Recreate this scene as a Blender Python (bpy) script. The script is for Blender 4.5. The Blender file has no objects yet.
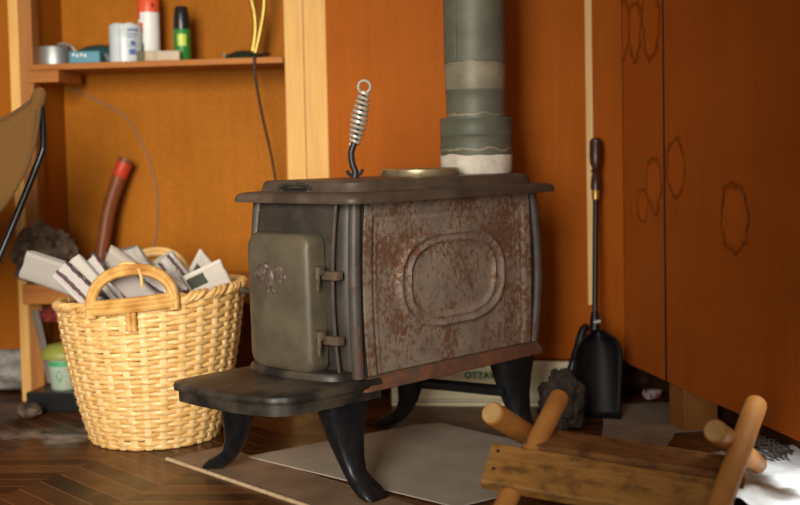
import bpy, bmesh, math, random
from mathutils import Vector, Matrix, noise
random.seed(7)
S = bpy.context.scene
COL = S.collection
V = Vector
PI = math.pi

# ------------------------------------------------------------------ materials
def new_mat(name):
    m = bpy.data.materials.new(name); m.use_nodes = True
    nt = m.node_tree; b = nt.nodes['Principled BSDF']
    return m, nt, b

def lk(nt, a, b): nt.links.new(a, b)

def coords(nt, scale=(1, 1, 1), rot=(0, 0, 0)):
    tc = nt.nodes.new('ShaderNodeTexCoord'); mp = nt.nodes.new('ShaderNodeMapping')
    mp.inputs['Scale'].default_value = scale; mp.inputs['Rotation'].default_value = rot
    lk(nt, tc.outputs['Object'], mp.inputs['Vector'])
    return mp.outputs['Vector']

def ramp(nt, fac, stops):
    r = nt.nodes.new('ShaderNodeValToRGB')
    e = r.color_ramp.elements
    while len(e) < len(stops): e.new(0.5)
    for k, (p, c) in enumerate(stops):
        e[k].position = p
        e[k].color = (c[0], c[1], c[2], 1) if not isinstance(c, (int, float)) else (c, c, c, 1)
    lk(nt, fac, r.inputs['Fac'])
    return r.outputs['Color']

def noise_tex(nt, vec, scale, detail=4, rough=.55, dist=0):
    n = nt.nodes.new('ShaderNodeTexNoise')
    n.inputs['Scale'].default_value = scale; n.inputs['Detail'].default_value = detail
    n.inputs['Roughness'].default_value = rough; n.inputs['Distortion'].default_value = dist
    lk(nt, vec, n.inputs['Vector'])
    return n.outputs['Fac']

def mixc(nt, fac, a, b, mode='MIX'):
    m = nt.nodes.new('ShaderNodeMix'); m.data_type = 'RGBA'; m.blend_type = mode
    for sock, val in ((m.inputs[0], fac), (m.inputs[6], a), (m.inputs[7], b)):
        if isinstance(val, (int, float)): sock.default_value = val
        elif isinstance(val, (tuple, list)): sock.default_value = (*val[:3], 1)
        else: lk(nt, val, sock)
    return m.outputs[2]

def math_n(nt, op, a, b=0.0, clamp=False):
    m = nt.nodes.new('ShaderNodeMath'); m.operation = op; m.use_clamp = clamp
    for k, val in enumerate((a, b)):
        if isinstance(val, (int, float)): m.inputs[k].default_value = val
        else: lk(nt, val, m.inputs[k])
    return m.outputs[0]

def bump(nt, b, h, strength=.3, dist=.003):
    n = nt.nodes.new('ShaderNodeBump'); n.inputs['Strength'].default_value = strength
    n.inputs['Distance'].default_value = dist
    lk(nt, h, n.inputs['Height']); lk(nt, n.outputs['Normal'], b.inputs['Normal'])

def noisy(name, c1, c2, scale=20, rough=.6, metal=0, bmp=.2, stretch=(1, 1, 1), detail=5, lo=.35, hi=.65, spec=.5):
    m, nt, b = new_mat(name)
    v = coords(nt, stretch)
    f = noise_tex(nt, v, scale, detail)
    lk(nt, ramp(nt, f, [(lo, c1), (hi, c2)]), b.inputs['Base Color'])
    b.inputs['Roughness'].default_value = rough; b.inputs['Metallic'].default_value = metal
    b.inputs['Specular IOR Level'].default_value = spec
    if bmp: bump(nt, b, f, bmp)
    return m

def plain(name, c, rough=.5, metal=0, spec=.5):
    m, nt, b = new_mat(name)
    v = coords(nt)
    f = noise_tex(nt, v, 30, 3)
    lk(nt, ramp(nt, f, [(.3, [x * .93 for x in c]), (.7, [min(1, x * 1.07) for x in c])]), b.inputs['Base Color'])
    b.inputs['Roughness'].default_value = rough; b.inputs['Metallic'].default_value = metal
    b.inputs['Specular IOR Level'].default_value = spec
    return m

def board_mat(name, base, dark, stains=(), scratches=False):
    """smooth brown hardboard panelling; stains = (cx, cz, rx, rz) rings in panel coordinates"""
    m, nt, b = new_mat(name)
    v = coords(nt)
    big = noise_tex(nt, v, 3.2, 5, .6)
    fine = noise_tex(nt, v, 160, 2, .6)
    grain = noise_tex(nt, coords(nt, (26, 26, 1.4)), 2.0, 4, .6)
    c = mixc(nt, ramp(nt, big, [(.3, 0.), (.72, 1.)]), dark, base)
    c = mixc(nt, .35, c, mixc(nt, 1, c, ramp(nt, grain, [(.3, .78), (.7, 1.12)]), 'MULTIPLY'))
    c = mixc(nt, .5, c, mixc(nt, 1, c, ramp(nt, fine, [(.35, .8), (.65, 1.15)]), 'MULTIPLY'))
    if stains:
        sep = nt.nodes.new('ShaderNodeSeparateXYZ')
        tc = nt.nodes.new('ShaderNodeTexCoord'); lk(nt, tc.outputs['Object'], sep.inputs[0])
        wob = noise_tex(nt, tc.outputs['Object'], 13, 3, .6)
        wob2 = noise_tex(nt, tc.outputs['Object'], 70, 2, .6)
        tot = None; fill = None
        for cx, cz, rx, rz in stains:
            dx = math_n(nt, 'DIVIDE', math_n(nt, 'SUBTRACT', sep.outputs['X'], cx), rx)
            dz = math_n(nt, 'DIVIDE', math_n(nt, 'SUBTRACT', sep.outputs['Z'], cz), rz)
            d = math_n(nt, 'SQRT', math_n(nt, 'ADD', math_n(nt, 'MULTIPLY', dx, dx), math_n(nt, 'MULTIPLY', dz, dz)))
            d = math_n(nt, 'ADD', d, math_n(nt, 'MULTIPLY', math_n(nt, 'SUBTRACT', wob, .5), 1.25))
            d = math_n(nt, 'ADD', d, math_n(nt, 'MULTIPLY', math_n(nt, 'SUBTRACT', wob2, .5), .3))
            ring = ramp(nt, d, [(0, 0.), (.68, .0), (.93, 1.), (1., .0)])
            # ramp clamps at 1, so the ring fades on its outer side
            rr = nt.nodes.new('ShaderNodeRGBToBW'); lk(nt, ring, rr.inputs[0])
            tot = rr.outputs[0] if tot is None else math_n(nt, 'MAXIMUM', tot, rr.outputs[0])
            fr = nt.nodes.new('ShaderNodeRGBToBW'); lk(nt, ramp(nt, d, [(.78, 1.), (.99, 0.)]), fr.inputs[0])
            fill = fr.outputs[0] if fill is None else math_n(nt, 'MAXIMUM', fill, fr.outputs[0])
        c = mixc(nt, math_n(nt, 'MULTIPLY', fill, .35), c, mixc(nt, 1, c, (1.35, 1.3, 1.2), 'MULTIPLY'))
        c = mixc(nt, math_n(nt, 'MULTIPLY', tot, .75), c, [x * .22 for x in base])
    lk(nt, c, b.inputs['Base Color'])
    b.inputs['Roughness'].default_value = .5
    b.inputs['Specular IOR Level'].default_value = .04
    bump(nt, b, fine, .12, .001)
    return m

def wood(name, c1, c2, stretch=(6, 6, 1), scale=6, rough=.6, knots=True, bmp=.15):
    m, nt, b = new_mat(name)
    v = coords(nt, stretch)
    g = noise_tex(nt, v, scale, 6, .65, .6)
    c = ramp(nt, g, [(.32, c2), (.62, c1)])
    if knots:
        vo = nt.nodes.new('ShaderNodeTexVoronoi'); vo.inputs['Scale'].default_value = 1.3
        lk(nt, coords(nt, [s * .9 + 1.2 for s in stretch]), vo.inputs['Vector'])
        c = mixc(nt, ramp(nt, vo.outputs['Distance'], [(.06, .75), (.13, 0.)]), c, [x * .35 for x in c2])
    lk(nt, c, b.inputs['Base Color'])
    b.inputs['Roughness'].default_value = rough; b.inputs['Specular IOR Level'].default_value = .3
    bump(nt, b, g, bmp, .002)
    return m

def rusty(name, iron, rust, amount=.5, rough=.55, fine=60, mark=None):
    m, nt, b = new_mat(name)
    v = coords(nt)
    big = noise_tex(nt, v, 7, 6, .62, .4)
    sp = noise_tex(nt, coords(nt, (1, 1, .75)), fine, 4, .7)
    f = math_n(nt, 'ADD', math_n(nt, 'MULTIPLY', big, .45), math_n(nt, 'MULTIPLY', sp, .55))
    t = .5 + (.5 - amount) * .3
    mask = ramp(nt, f, [(t - .035, 0.), (t + .035, 1.)])
    i2 = mixc(nt, ramp(nt, noise_tex(nt, v, 22, 4), [(.3, 0.), (.7, 1.)]), [x * .7 for x in iron], [x * 1.25 for x in iron])
    r2 = mixc(nt, ramp(nt, sp, [(.35, 0.), (.65, 1.)]), [x * .55 for x in rust], rust)
    lk(nt, mixc(nt, mask, i2, r2), b.inputs['Base Color'])
    rr = ramp(nt, f, [(t - .05, rough), (t + .05, min(1, rough + .3))])
    lk(nt, rr, b.inputs['Roughness'])
    b.inputs['Metallic'].default_value = .15
    bump(nt, b, f, .25, .002)
    return m

M = {}
M['board'] = board_mat('board_niche', (.41, .142, .014), (.34, .112, .010))
M['board_left'] = board_mat('board_left', (.38, .115, .010), (.31, .090, .008))
M['board_back'] = board_mat('board_back', (.45, .116, .009), (.37, .090, .007))
M['board_right'] = board_mat('board_right', (.54, .140, .022), (.45, .112, .016),
    stains=[(.640, .535, .075, .080), (.128, .537, .04, .045), (.335, .64, .06, .075), (.20, .60, .05, .085), (.0, 1.0, .05, .09), (.09, .985, .05, .08),
            (.19, 1.0, .06, .10)])
M['stud'] = wood('pine_stud', (.80, .47, .15), (.66, .34, .09), (14, 14, .8), 3)
M['stud_dark'] = wood('pine_shaded', (.40, .16, .04), (.27, .10, .022), (14, 14, .8), 3)  # darker copy of the stud pine; shade on the left stud front is in this colour
M['shelfwood'] = wood('shelf_wood', (.46, .17, .035), (.32, .105, .02), (1, 10, 10), 4)
M['iron'] = noisy('black_iron', (.018, .019, .020), (.035, .035, .034), 18, .42, .3, .15)
M['iron_leg'] = noisy('leg_iron', (.007, .008, .010), (.018, .019, .021), 30, .36, .3, .15)
M['iron_dust'] = noisy('dusty_iron', (.016, .014, .012), (.105, .080, .056), 11, .45, .15, .2, lo=.40, hi=.72)
M['iron_top'] = noisy('top_iron', (.060, .043, .032), (.125, .088, .062), 14, .5, .15, .2)
M['door'] = noisy('door_iron', (.078, .066, .043), (.128, .103, .066), 12, .5, .15, .25)
M['front'] = noisy('front_iron', (.032, .027, .022), (.064, .052, .041), 16, .5, .2, .25)
M['rust'] = rusty('rusty_side', (.265, .208, .165), (.185, .082, .040), .44, .55, 110)
M['rust_rim'] = rusty('rusty_rim', (.115, .075, .055), (.20, .078, .04), .6, .6, 40)
M['rust_col'] = rusty('rusty_column', (.075, .064, .058), (.12, .06, .038), .35, .5, 50)
M['hinge'] = noisy('hinge_iron', (.08, .055, .04), (.14, .09, .06), 40, .6, .2, .2)
M['emblem'] = noisy('emblem_metal', (.075, .052, .040), (.18, .135, .11), 90, .5, .3, .2)
M['pipe'] = noisy('galvanised', (.10, .106, .078), (.16, .162, .12), 8, .55, .2, .1, (1, 1, 1.6))
M['pipe_tan'] = noisy('pipe_tan', (.17, .16, .115), (.30, .26, .18), 14, .55, .2, .15)
M['cement'] = noisy('furnace_cement', (.72, .66, .56), (.50, .43, .35), 26, .9, 0, .4, lo=.4, hi=.75)
M['chrome'] = plain('steel', (.72, .66, .56), .32, .55)
M['brassy'] = noisy('brassy', (.36, .27, .13), (.60, .50, .32), 30, .35, .8, .1)
M['wicker'] = noisy('wicker', (.62, .335, .09), (.87, .57, .235), 34, .36, 0, .2, (1, 1, 3))
M['wicker_stake'] = noisy('wicker_stake', (.76, .48, .18), (.91, .68, .35), 20, .4, 0, .15)
M['cane'] = noisy('cane', (.42, .175, .034), (.72, .42, .13), 24, .25, 0, .15, lo=.3, hi=.62)
M['cane_light'] = noisy('cane_light', (.66, .38, .11), (.80, .52, .20), 24, .35, 0, .1)
M['canvas'] = noisy('canvas', (.125, .060, .018), (.155, .078, .025), 260, .9, 0, .3, spec=.1)
M['canvas_hem'] = noisy('canvas_hem', (.10, .055, .022), (.13, .072, .03), 260, .9, 0, .3, spec=.1)
M['blackrod'] = plain('black_rod', (.012, .012, .014), .35, .3)
M['axe'] = wood('axe_handle', (.27, .085, .03), (.16, .045, .018), (10, 10, 1), 4, .4, False, .05)
M['red'] = plain('red_paint', (.62, .05, .02), .5)
M['dark_iron'] = plain('axe_head', (.05, .05, .055), .4, .6)
M['bark'] = noisy('bark', (.020, .013, .010), (.16, .105, .065), 38, .9, 0, .9, detail=8)
M['greywood'] = wood('weathered', (.22, .19, .16), (.13, .10, .08), (10, 10, 1), 4, .85, False)
M['alu'] = plain('aluminium', (.45, .48, .48), .5, .8)
M['teal'] = plain('teal_plastic', (.012, .055, .055), .35)
M['teal_light'] = plain('teal_box', (.045, .21, .28), .4)
M['white_can'] = plain('white_tin', (.60, .66, .68), .35)
M['blue_ink'] = plain('blue_ink', (.10, .17, .42), .5)
M['cream'] = noisy('cream', (.80, .74, .52), (.90, .86, .70), 60, .7)
M['white'] = plain('white_paint', (.80, .80, .78), .4)
M['orange_red'] = plain('orange_red', (.75, .10, .035), .4)
M['green'] = plain('green_paint', (.025, .20, .03), .35)
M['yellow'] = plain('yellow_print', (.50, .62, .06), .4)
M['black'] = plain('black_plastic', (.012, .012, .013), .3)
M['card'] = noisy('card', (.38, .30, .20), (.55, .45, .33), 30, .7)
M['card_dark'] = plain('card_dark', (.12, .105, .055), .7)
M['wire'] = plain('grey_wire', (.20, .15, .10), .6)
M['cord'] = plain('dark_cord', (.03, .024, .018), .6)
M['lamp_base'] = plain('lamp_base', (.006, .02, .013), .5)
M['brass'] = plain('brass', (.46, .31, .07), .35, .7)
M['redcloth'] = noisy('red_cloth', (.14, .010, .008), (.24, .02, .014), 40, .85)
M['lime'] = plain('lime_lid', (.27, .29, .05), .45)
M['tub'] = plain('white_tub', (.40, .47, .37), .45)
M['tub_green'] = plain('green_print', (.05, .34, .13), .45)
M['batt'] = noisy('insulation', (.20, .185, .17), (.42, .40, .36), 26, .95, 0, .8)
M['batten'] = wood('batten', (.86, .60, .27), (.76, .48, .18), (14, 14, .8), 3, .55, False)
M['handle'] = noisy('dark_handle', (.030, .010, .008), (.075, .026, .018), 24, .3, 0, .1)
M['sheet'] = noisy('grey_sheet', (.36, .32, .26), (.45, .40, .33), 9, .7, 0, .1)
M['mat'] = noisy('brown_mat', (.20, .125, .075), (.29, .19, .12), 12, .7, 0, .15)
M['mat_edge'] = noisy('mat_edge', (.46, .32, .18), (.58, .43, .26), 60, .8)
M['floor_paper'] = noisy('floor_paper', (.25, .19, .145), (.38, .30, .24), 8, .75, 0, .1)
M['foil'] = noisy('silver_plastic', (.66, .68, .66), (.82, .83, .80), 9, .38, .1, .3)
M['bark_dark'] = noisy('bark_dark', (.010, .008, .007), (.055, .038, .028), 30, .9, 0, .9, detail=8)
M['scoop'] = noisy('scoop_iron', (.004, .004, .0045), (.010, .010, .011), 30, .42, 0, .1, spec=.2)
M['rope'] = noisy('dark_rope', (.03, .024, .018), (.10, .08, .055), 60, .9)
M['saw_pole'] = noisy('peeled_pole', (.40, .155, .030), (.54, .235, .055), 10, .6, 0, .15, (1, 1, 1))
M['saw_end'] = noisy('pole_end', (.44, .25, .085), (.56, .34, .13), 30, .75)
M['carton'] = noisy('carton', (.88, .80, .53), (.93, .86, .60), 20, .7, 0, .05)
M['carton_green'] = plain('carton_green', (.03, .20, .07), .7)
M['carton_line'] = plain('carton_line', (.12, .11, .08), .7)
M['nail'] = plain('nail', (.06, .05, .045), .5, .7)
M['dark_wood'] = wood('dark_wood', (.12, .05, .02), (.07, .028, .012), (1, 8, 8), 4, .7)
M['scrap'] = noisy('scrap_packet', (.55, .50, .50), (.35, .06, .07), 45, .5, lo=.45, hi=.55)

def plank_mat(name, c1, c2, axis_rot):
    m, nt, b = new_mat(name)
    v = coords(nt, (1.4, 12, 12))
    g = noise_tex(nt, v, 5, 7, .65, .5)
    w = noise_tex(nt, coords(nt, (7, 9, 9)), 3, 4, .6)
    c = ramp(nt, g, [(.3, c2), (.62, c1)])
    c = mixc(nt, ramp(nt, w, [(.5, 0.), (.68, .75)]), c, [x * .35 for x in c2])
    lk(nt, c, b.inputs['Base Color'])
    b.inputs['Roughness'].default_value = .65; b.inputs['Specular IOR Level'].default_value = .3
    bump(nt, b, g, .3, .002)
    return m
M['plank'] = plank_mat('weathered_plank', (.40, .195, .05), (.24, .105, .026), 0)
M['plank_top'] = plank_mat('weathered_seat', (.26, .11, .030), (.15, .06, .018), 0)

def floor_mat():
    m, nt, b = new_mat('parquet')
    tc = nt.nodes.new('ShaderNodeTexCoord')
    mp = nt.nodes.new('ShaderNodeMapping'); mp.inputs['Rotation'].default_value = (0, 0, math.radians(26))
    lk(nt, tc.outputs['Object'], mp.inputs['Vector'])
    sep = nt.nodes.new('ShaderNodeSeparateXYZ'); lk(nt, mp.outputs['Vector'], sep.inputs[0])
    x, y = sep.outputs['X'], sep.outputs['Y']
    W = .26
    band = math_n(nt, 'FLOOR', math_n(nt, 'DIVIDE', x, W))
    par = math_n(nt, 'MULTIPLY', math_n(nt, 'SUBTRACT', math_n(nt, 'PINGPONG', band, 1.0), .5), 2.0)   # -1 / +1
    u = math_n(nt, 'ADD', y, math_n(nt, 'MULTIPLY', math_n(nt, 'MULTIPLY', par, x), .42))
    st = math_n(nt, 'DIVIDE', u, .062)
    idx = math_n(nt, 'FLOOR', st)
    fr = math_n(nt, 'FRACT', st)
    comb = nt.nodes.new('ShaderNodeCombineXYZ'); lk(nt, idx, comb.inputs[0]); lk(nt, band, comb.inputs[1])
    wn = nt.nodes.new('ShaderNodeTexWhiteNoise'); lk(nt, comb.outputs[0], wn.inputs['Vector'])
    tone = ramp(nt, wn.outputs['Value'], [(0, (.030, .0085, .0028)), (.5, (.068, .021, .006)), (1, (.135, .048, .015))])
    grain = noise_tex(nt, coords(nt, (3, 3, 3)), 9, 6, .7, .5)
    tone = mixc(nt, .6, tone, mixc(nt, 1, tone, ramp(nt, grain, [(.3, .6), (.7, 1.3)]), 'MULTIPLY'))
    edge = ramp(nt, fr, [(0, 1.), (.05, 0.), (.95, 0.), (1., 1.)])
    tone = mixc(nt, mixc(nt, 1, edge, (.75, .75, .75), 'MULTIPLY'), tone, (.32, .15, .06))
    dust = noise_tex(nt, coords(nt, (1, 1, 1)), 5, 8, .7)
    sp2 = nt.nodes.new('ShaderNodeSeparateXYZ'); lk(nt, tc.outputs['Object'], sp2.inputs[0])
    # scuffed pale patch on the boards at the left, an oval of worn wax
    dx = math_n(nt, 'DIVIDE', math_n(nt, 'ADD', sp2.outputs['X'], .90), .22)
    dy = math_n(nt, 'DIVIDE', math_n(nt, 'SUBTRACT', sp2.outputs['Y'], 2.95), .12)
    d = math_n(nt, 'ADD', math_n(nt, 'MULTIPLY', dx, dx), math_n(nt, 'MULTIPLY', dy, dy))
    worn = math_n(nt, 'MULTIPLY', math_n(nt, 'SUBTRACT', 1.0, d, True), math_n(nt, 'MULTIPLY', math_n(nt, 'SUBTRACT', dust, .44, True), 9, True))
    tone = mixc(nt, worn, tone, (.42, .36, .31))
    lk(nt, tone, b.inputs['Base Color'])
    rg = ramp(nt, dust, [(.35, .28), (.7, .5)])
    lk(nt, rg, b.inputs['Roughness'])
    b.inputs['Specular IOR Level'].default_value = .25
    bump(nt, b, edge, -.15, .001)
    return m
M['floor'] = floor_mat()

def paper_mat(name, paper, ink, kind=0):
    m, nt, b = new_mat(name)
    tc = nt.nodes.new('ShaderNodeTexCoord')
    sep = nt.nodes.new('ShaderNodeSeparateXYZ'); lk(nt, tc.outputs['UV'], sep.inputs[0])
    x, y = sep.outputs['X'], sep.outputs['Y']
    rows = math_n(nt, 'GREATER_THAN', math_n(nt, 'FRACT', math_n(nt, 'MULTIPLY', y, 330)), .5)
    cols = math_n(nt, 'GREATER_THAN', math_n(nt, 'FRACT', math_n(nt, 'MULTIPLY', x, 17)), .12)
    n = noise_tex(nt, tc.outputs['UV'], 60, 3)
    blocks = nt.nodes.new('ShaderNodeTexNoise'); blocks.inputs['Scale'].default_value = 9
    lk(nt, tc.outputs['UV'], blocks.inputs['Vector'])
    f = math_n(nt, 'MULTIPLY', math_n(nt, 'MULTIPLY', rows, cols), math_n(nt, 'GREATER_THAN', blocks.outputs['Fac'], .44))
    f = math_n(nt, 'MULTIPLY', f, .6)
    c = mixc(nt, f, paper, (.20, .18, .17))
    if kind == 1:
        st = math_n(nt, 'MULTIPLY', math_n(nt, 'GREATER_THAN', math_n(nt, 'FRACT', math_n(nt, 'ADD', math_n(nt, 'MULTIPLY', x, 34), math_n(nt, 'MULTIPLY', n, .35))), .70), math_n(nt, 'GREATER_THAN', blocks.outputs['Fac'], .40))
        c = mixc(nt, st, c, ink)
    if kind == 2:
        bx = math_n(nt, 'MULTIPLY', math_n(nt, 'GREATER_THAN', x, .012), math_n(nt, 'LESS_THAN', x, .040))
        by = math_n(nt, 'MULTIPLY', math_n(nt, 'GREATER_THAN', y, .030), math_n(nt, 'LESS_THAN', y, .075))
        c = mixc(nt, math_n(nt, 'MULTIPLY', bx, by), c, ink)
    lk(nt, c, b.inputs['Base Color'])
    b.inputs['Roughness'].default_value = .85
    return m
M['paper_a'] = paper_mat('newsprint_grey', (.40, .36, .32), (0, 0, 0))
M['paper_b'] = paper_mat('newsprint_striped', (.58, .54, .50), (.10, .05, .055), 1)
M['paper_c'] = paper_mat('newsprint_white', (.62, .57, .50), (.045, .05, .035), 2)
M['paper_d'] = paper_mat('newsprint_warm', (.44, .38, .32), (0, 0, 0))

# ------------------------------------------------------------------ mesh helpers
class B:
    def __init__(s): s.bm = bmesh.new()
    def loft(s, rings, cap=True, closed=True):
        bm = s.bm
        R = [[bm.verts.new(p) for p in r] for r in rings]
        n = len(R[0])
        for a, b in zip(R, R[1:]):
            for i in range(n if closed else n - 1):
                j = (i + 1) % n
                bm.faces.new((a[i], a[j], b[j], b[i]))
        if cap:
            for r in (R[0][::-1], R[-1]):
                if len(r) > 2: bm.faces.new(r)
        return s
    def tube(s, path, rad, n=10, cap=True, flat=1.0):
        path = [V(p) for p in path]
        if isinstance(rad, (int, float)): rad = [rad] * len(path)
        rings = []; up = None
        for i, p in enumerate(path):
            t = (path[min(i + 1, len(path) - 1)] - path[max(i - 1, 0)])
            if t.length < 1e-9: t = V((0, 0, 1))
            t.normalize()
            if up is None:
                up = V((0, 0, 1)) if abs(t.z) < .9 else V((0, 1, 0))
            up = (up - t * up.dot(t))
            if up.length < 1e-6: up = t.orthogonal()
            up.normalize(); side = t.cross(up)
            rings.append([p + (up * math.cos(2 * PI * k / n) * flat + side * math.sin(2 * PI * k / n)) * rad[i] for k in range(n)])
        return s.loft(rings, cap)
    def lathe(s, prof, n=40, cap=True, c=(0, 0)):
        return s.loft([[V((c[0] + r * math.cos(2 * PI * k / n), c[1] + r * math.sin(2 * PI * k / n), z)) for k in range(n)] for r, z in prof], cap)
    def box(s, c, size, rot=None, bev=0):
        r = bmesh.ops.create_cube(s.bm, size=1)
        vs = r['verts']
        mt = Matrix.Translation(V(c)) @ (rot if rot is not None else Matrix.Identity(4)) @ Matrix.Diagonal((*size, 1))
        bmesh.ops.transform(s.bm, matrix=mt, verts=vs)
        if bev:
            ed = list({e for v in vs for e in v.link_edges})
            bmesh.ops.bevel(s.bm, geom=ed, offset=bev, segments=2, affect='EDGES', profile=.5)
        return s
    def prism(s, outline, z0, z1):
        return s.loft([[V((x, y, z0)) for x, y in outline], [V((x, y, z1)) for x, y in outline]])
    def xf(s, m):
        bmesh.ops.transform(s.bm, matrix=m, verts=s.bm.verts); return s
    def obj(s, name, mat, parent=None, smooth=True, angle=40, loc=None):
        bmesh.ops.recalc_face_normals(s.bm, faces=s.bm.faces)
        me = bpy.data.meshes.new(name); s.bm.to_mesh(me); s.bm.free()
        me.materials.append(M[mat] if isinstance(mat, str) else mat)
        if smooth:
            for p in me.polygons: p.use_smooth = True
            try: me.set_sharp_from_angle(angle=math.radians(angle))
            except Exception: pass
        o = bpy.data.objects.new(name, me); COL.objects.link(o)
        if parent: o.parent = parent
        if loc is not None: o.location = loc
        return o

def thing(name, label, cat, loc=(0, 0, 0), rz=0, group=None):
    o = bpy.data.objects.new(name, None); COL.objects.link(o)
    o.location = loc; o.rotation_euler = (0, 0, rz); o.empty_display_size = .05
    o['label'] = label; o['category'] = cat
    if group: o['group'] = group
    return o
def tag(o, label, cat, group=None, kind=None):
    o['label'] = label; o['category'] = cat
    if group: o['group'] = group
    if kind: o['kind'] = kind
    return o
def struct(o, label=None):
    o['kind'] = 'structure'
    if label: o['label'] = label
    return o

def smoothpath(pts, k=6):
    P = [V(p) for p in pts]; out = []
    for i in range(len(P) - 1):
        p0, p1, p2, p3 = P[max(i - 1, 0)], P[i], P[i + 1], P[min(i + 2, len(P) - 1)]
        for j in range(k):
            t = j / k
            out.append(.5 * ((2 * p1) + (p2 - p0) * t + (2 * p0 - 5 * p1 + 4 * p2 - p3) * t * t + (3 * p1 - p0 - 3 * p2 + p3) * t ** 3))
    out.append(P[-1]); return out

def lerp_list(vals, k):
    out = []
    for i in range(len(vals) - 1):
        for j in range(k): out.append(vals[i] + (vals[i + 1] - vals[i]) * j / k)
    out.append(vals[-1]); return out

def rrect(cx, cy, hx, hy, r, k=6):
    pts = []
    for sx, sy, a0 in ((1, 1, 0), (-1, 1, 90), (-1, -1, 180), (1, -1, 270)):
        for i in range(k + 1):
            a = math.radians(a0 + 90 * i / k)
            pts.append((cx + sx * (hx - r) + r * math.cos(a), cy + sy * (hy - r) + r * math.sin(a)))
    return pts

# ------------------------------------------------------------------ camera
cam = bpy.data.cameras.new('camera'); co = bpy.data.objects.new('camera', cam); COL.objects.link(co)
S.camera = co
cam.sensor_width = 36; cam.lens = 54; cam.shift_y = -37.5 / 800
co.matrix_world = Matrix.Translation((0, 0, .69)) @ Matrix.Rotation(math.radians(87), 4, 'X') @ Matrix.Rotation(math.radians(-1.2), 4, 'Z')
cam.dof.use_dof = True; cam.dof.focus_distance = 2.5; cam.dof.aperture_fstop = 2.2
cam.clip_start = .05

# ------------------------------------------------------------------ room shell
WANG = math.atan2(-.1240, .9923)
WB = Matrix.Translation((-1.08, 3.41, 0)) @ Matrix.Rotation(WANG, 4, 'Z')     # x along the back wall, y into the wall
def wl(s, y, z=0): return WB @ V((s, y, z))
RANG = math.atan2(-.983, .184)
WR = Matrix.Translation((.60, 3.20, 0)) @ Matrix.Rotation(RANG, 4, 'Z')       # x along the right wall toward the viewer, y out of the wall on its left (room is -y ... outside +y)
TOP = 1.9

fl = B(); fl.box((-.4, 1.6, -.02), (5.2, 5.2, .04))
struct(fl.obj('floor', 'floor', smooth=False))

def wallpart(name, frame, x0, x1, y0, y1, z0, z1, mat, bev=0):
    b = B(); b.box(((x0 + x1) / 2, (y0 + y1) / 2, (z0 + z1) / 2), (x1 - x0, y1 - y0, z1 - z0), bev=bev)
    o = b.obj(name, mat, smooth=False); o.matrix_world = frame
    return struct(o)
ND = .234
wallpart('wall_left', WB, -1.6, -.012, 0, .012, .150, TOP, 'board_left')
wallpart('wall_niche_left', WB, .036, .046, .028, ND, 0, TOP, 'board')
wallpart('wall_niche_back', WB, .0, .90, ND, ND + .012, 0, TOP, 'board')
wallpart('wall_back', WB, .889, 1.69, 0, .012, .122, TOP, 'board_back')
wallpart('wall_outer', WB, -1.6, 2.2, ND + .05, ND + .07, 0, TOP, 'dark_wood')
wallpart('trim_1', WB, -.012, .016, -.004, .03, .0, TOP, 'stud')
wallpart('trim_2', WB, .016, .054, .0, .05, .0, TOP, 'stud_dark')
wallpart('trim_3', WB, .779, .831, 0, .09, 0, TOP, 'stud')
wallpart('trim_4', WB, .833, .883, 0, .09, 0, TOP, 'stud')
wallpart('trim_5', WB, .883, .895, -.004, .014, 0.12, TOP, 'stud')
wallpart('trim_6', WB, 1.594, 1.612, -.010, 0, .27, TOP, 'batten')
# right wall: a panel that stops short of the floor, a post behind it
wallpart('wall_right', WR, -.06, .262, 0, .010, .112, TOP, 'board_right')
wallpart('wall_right_front', WR, .272, 1.03, 0, .010, .112, TOP, 'board_right')
wallpart('trim_7', WR, .258, .34, .012, .10, 0, TOP, 'stud_dark')
wallpart('wall_right_outer', WR, -.3, 1.03, .16, .18, 0, TOP, 'dark_wood')
wallpart('trim_8', WR, .262, .272, -.0006, .010, .112, TOP, 'black')
# shelf with its bracket
sh = thing('wall_shelf', 'long brown wooden shelf board between the studs at upper left', 'shelf', wl(.41, .1, .957), WANG)
b = B(); b.box((0, 0, -.0075), (.732, .222, .017), bev=.002); b.obj('shelf_board', 'shelfwood', sh, smooth=False)
b = B(); b.box((-.325, -.02, -.033), (.09, .17, .034), bev=.002); b.obj('bracket', 'shelfwood', sh, smooth=False)
# ledge low in the niche
o = thing('ledge', 'x', 'ledge', wl(.39, 0, .318), WANG)
b = B(); b.box((.030, .110, 0), (.68, .20, .056), bev=.003); b.obj('ledge_board', 'shelfwood', o, smooth=False)
b = B(); b.box((.018, -.050, 0), (.735, .09, .056), bev=.003); b.obj('front_rail', 'shelfwood', o, smooth=False)
tag(o, 'thick brown ledge board low in the wall recess behind the basket', 'ledge')

# ------------------------------------------------------------------ stove
UA = math.atan2(.7314, .682)
STV = V((-.075, 2.4, 0)) + V((-.7314, .682, 0)) * .15
st = thing('box_stove', 'rusty cast-iron box stove standing on four curved black legs', 'stove', STV, UA)
HW = .150
def bow(z): return max(0, 1 - ((z - .414) / .178) ** 2)
L = .553
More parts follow.
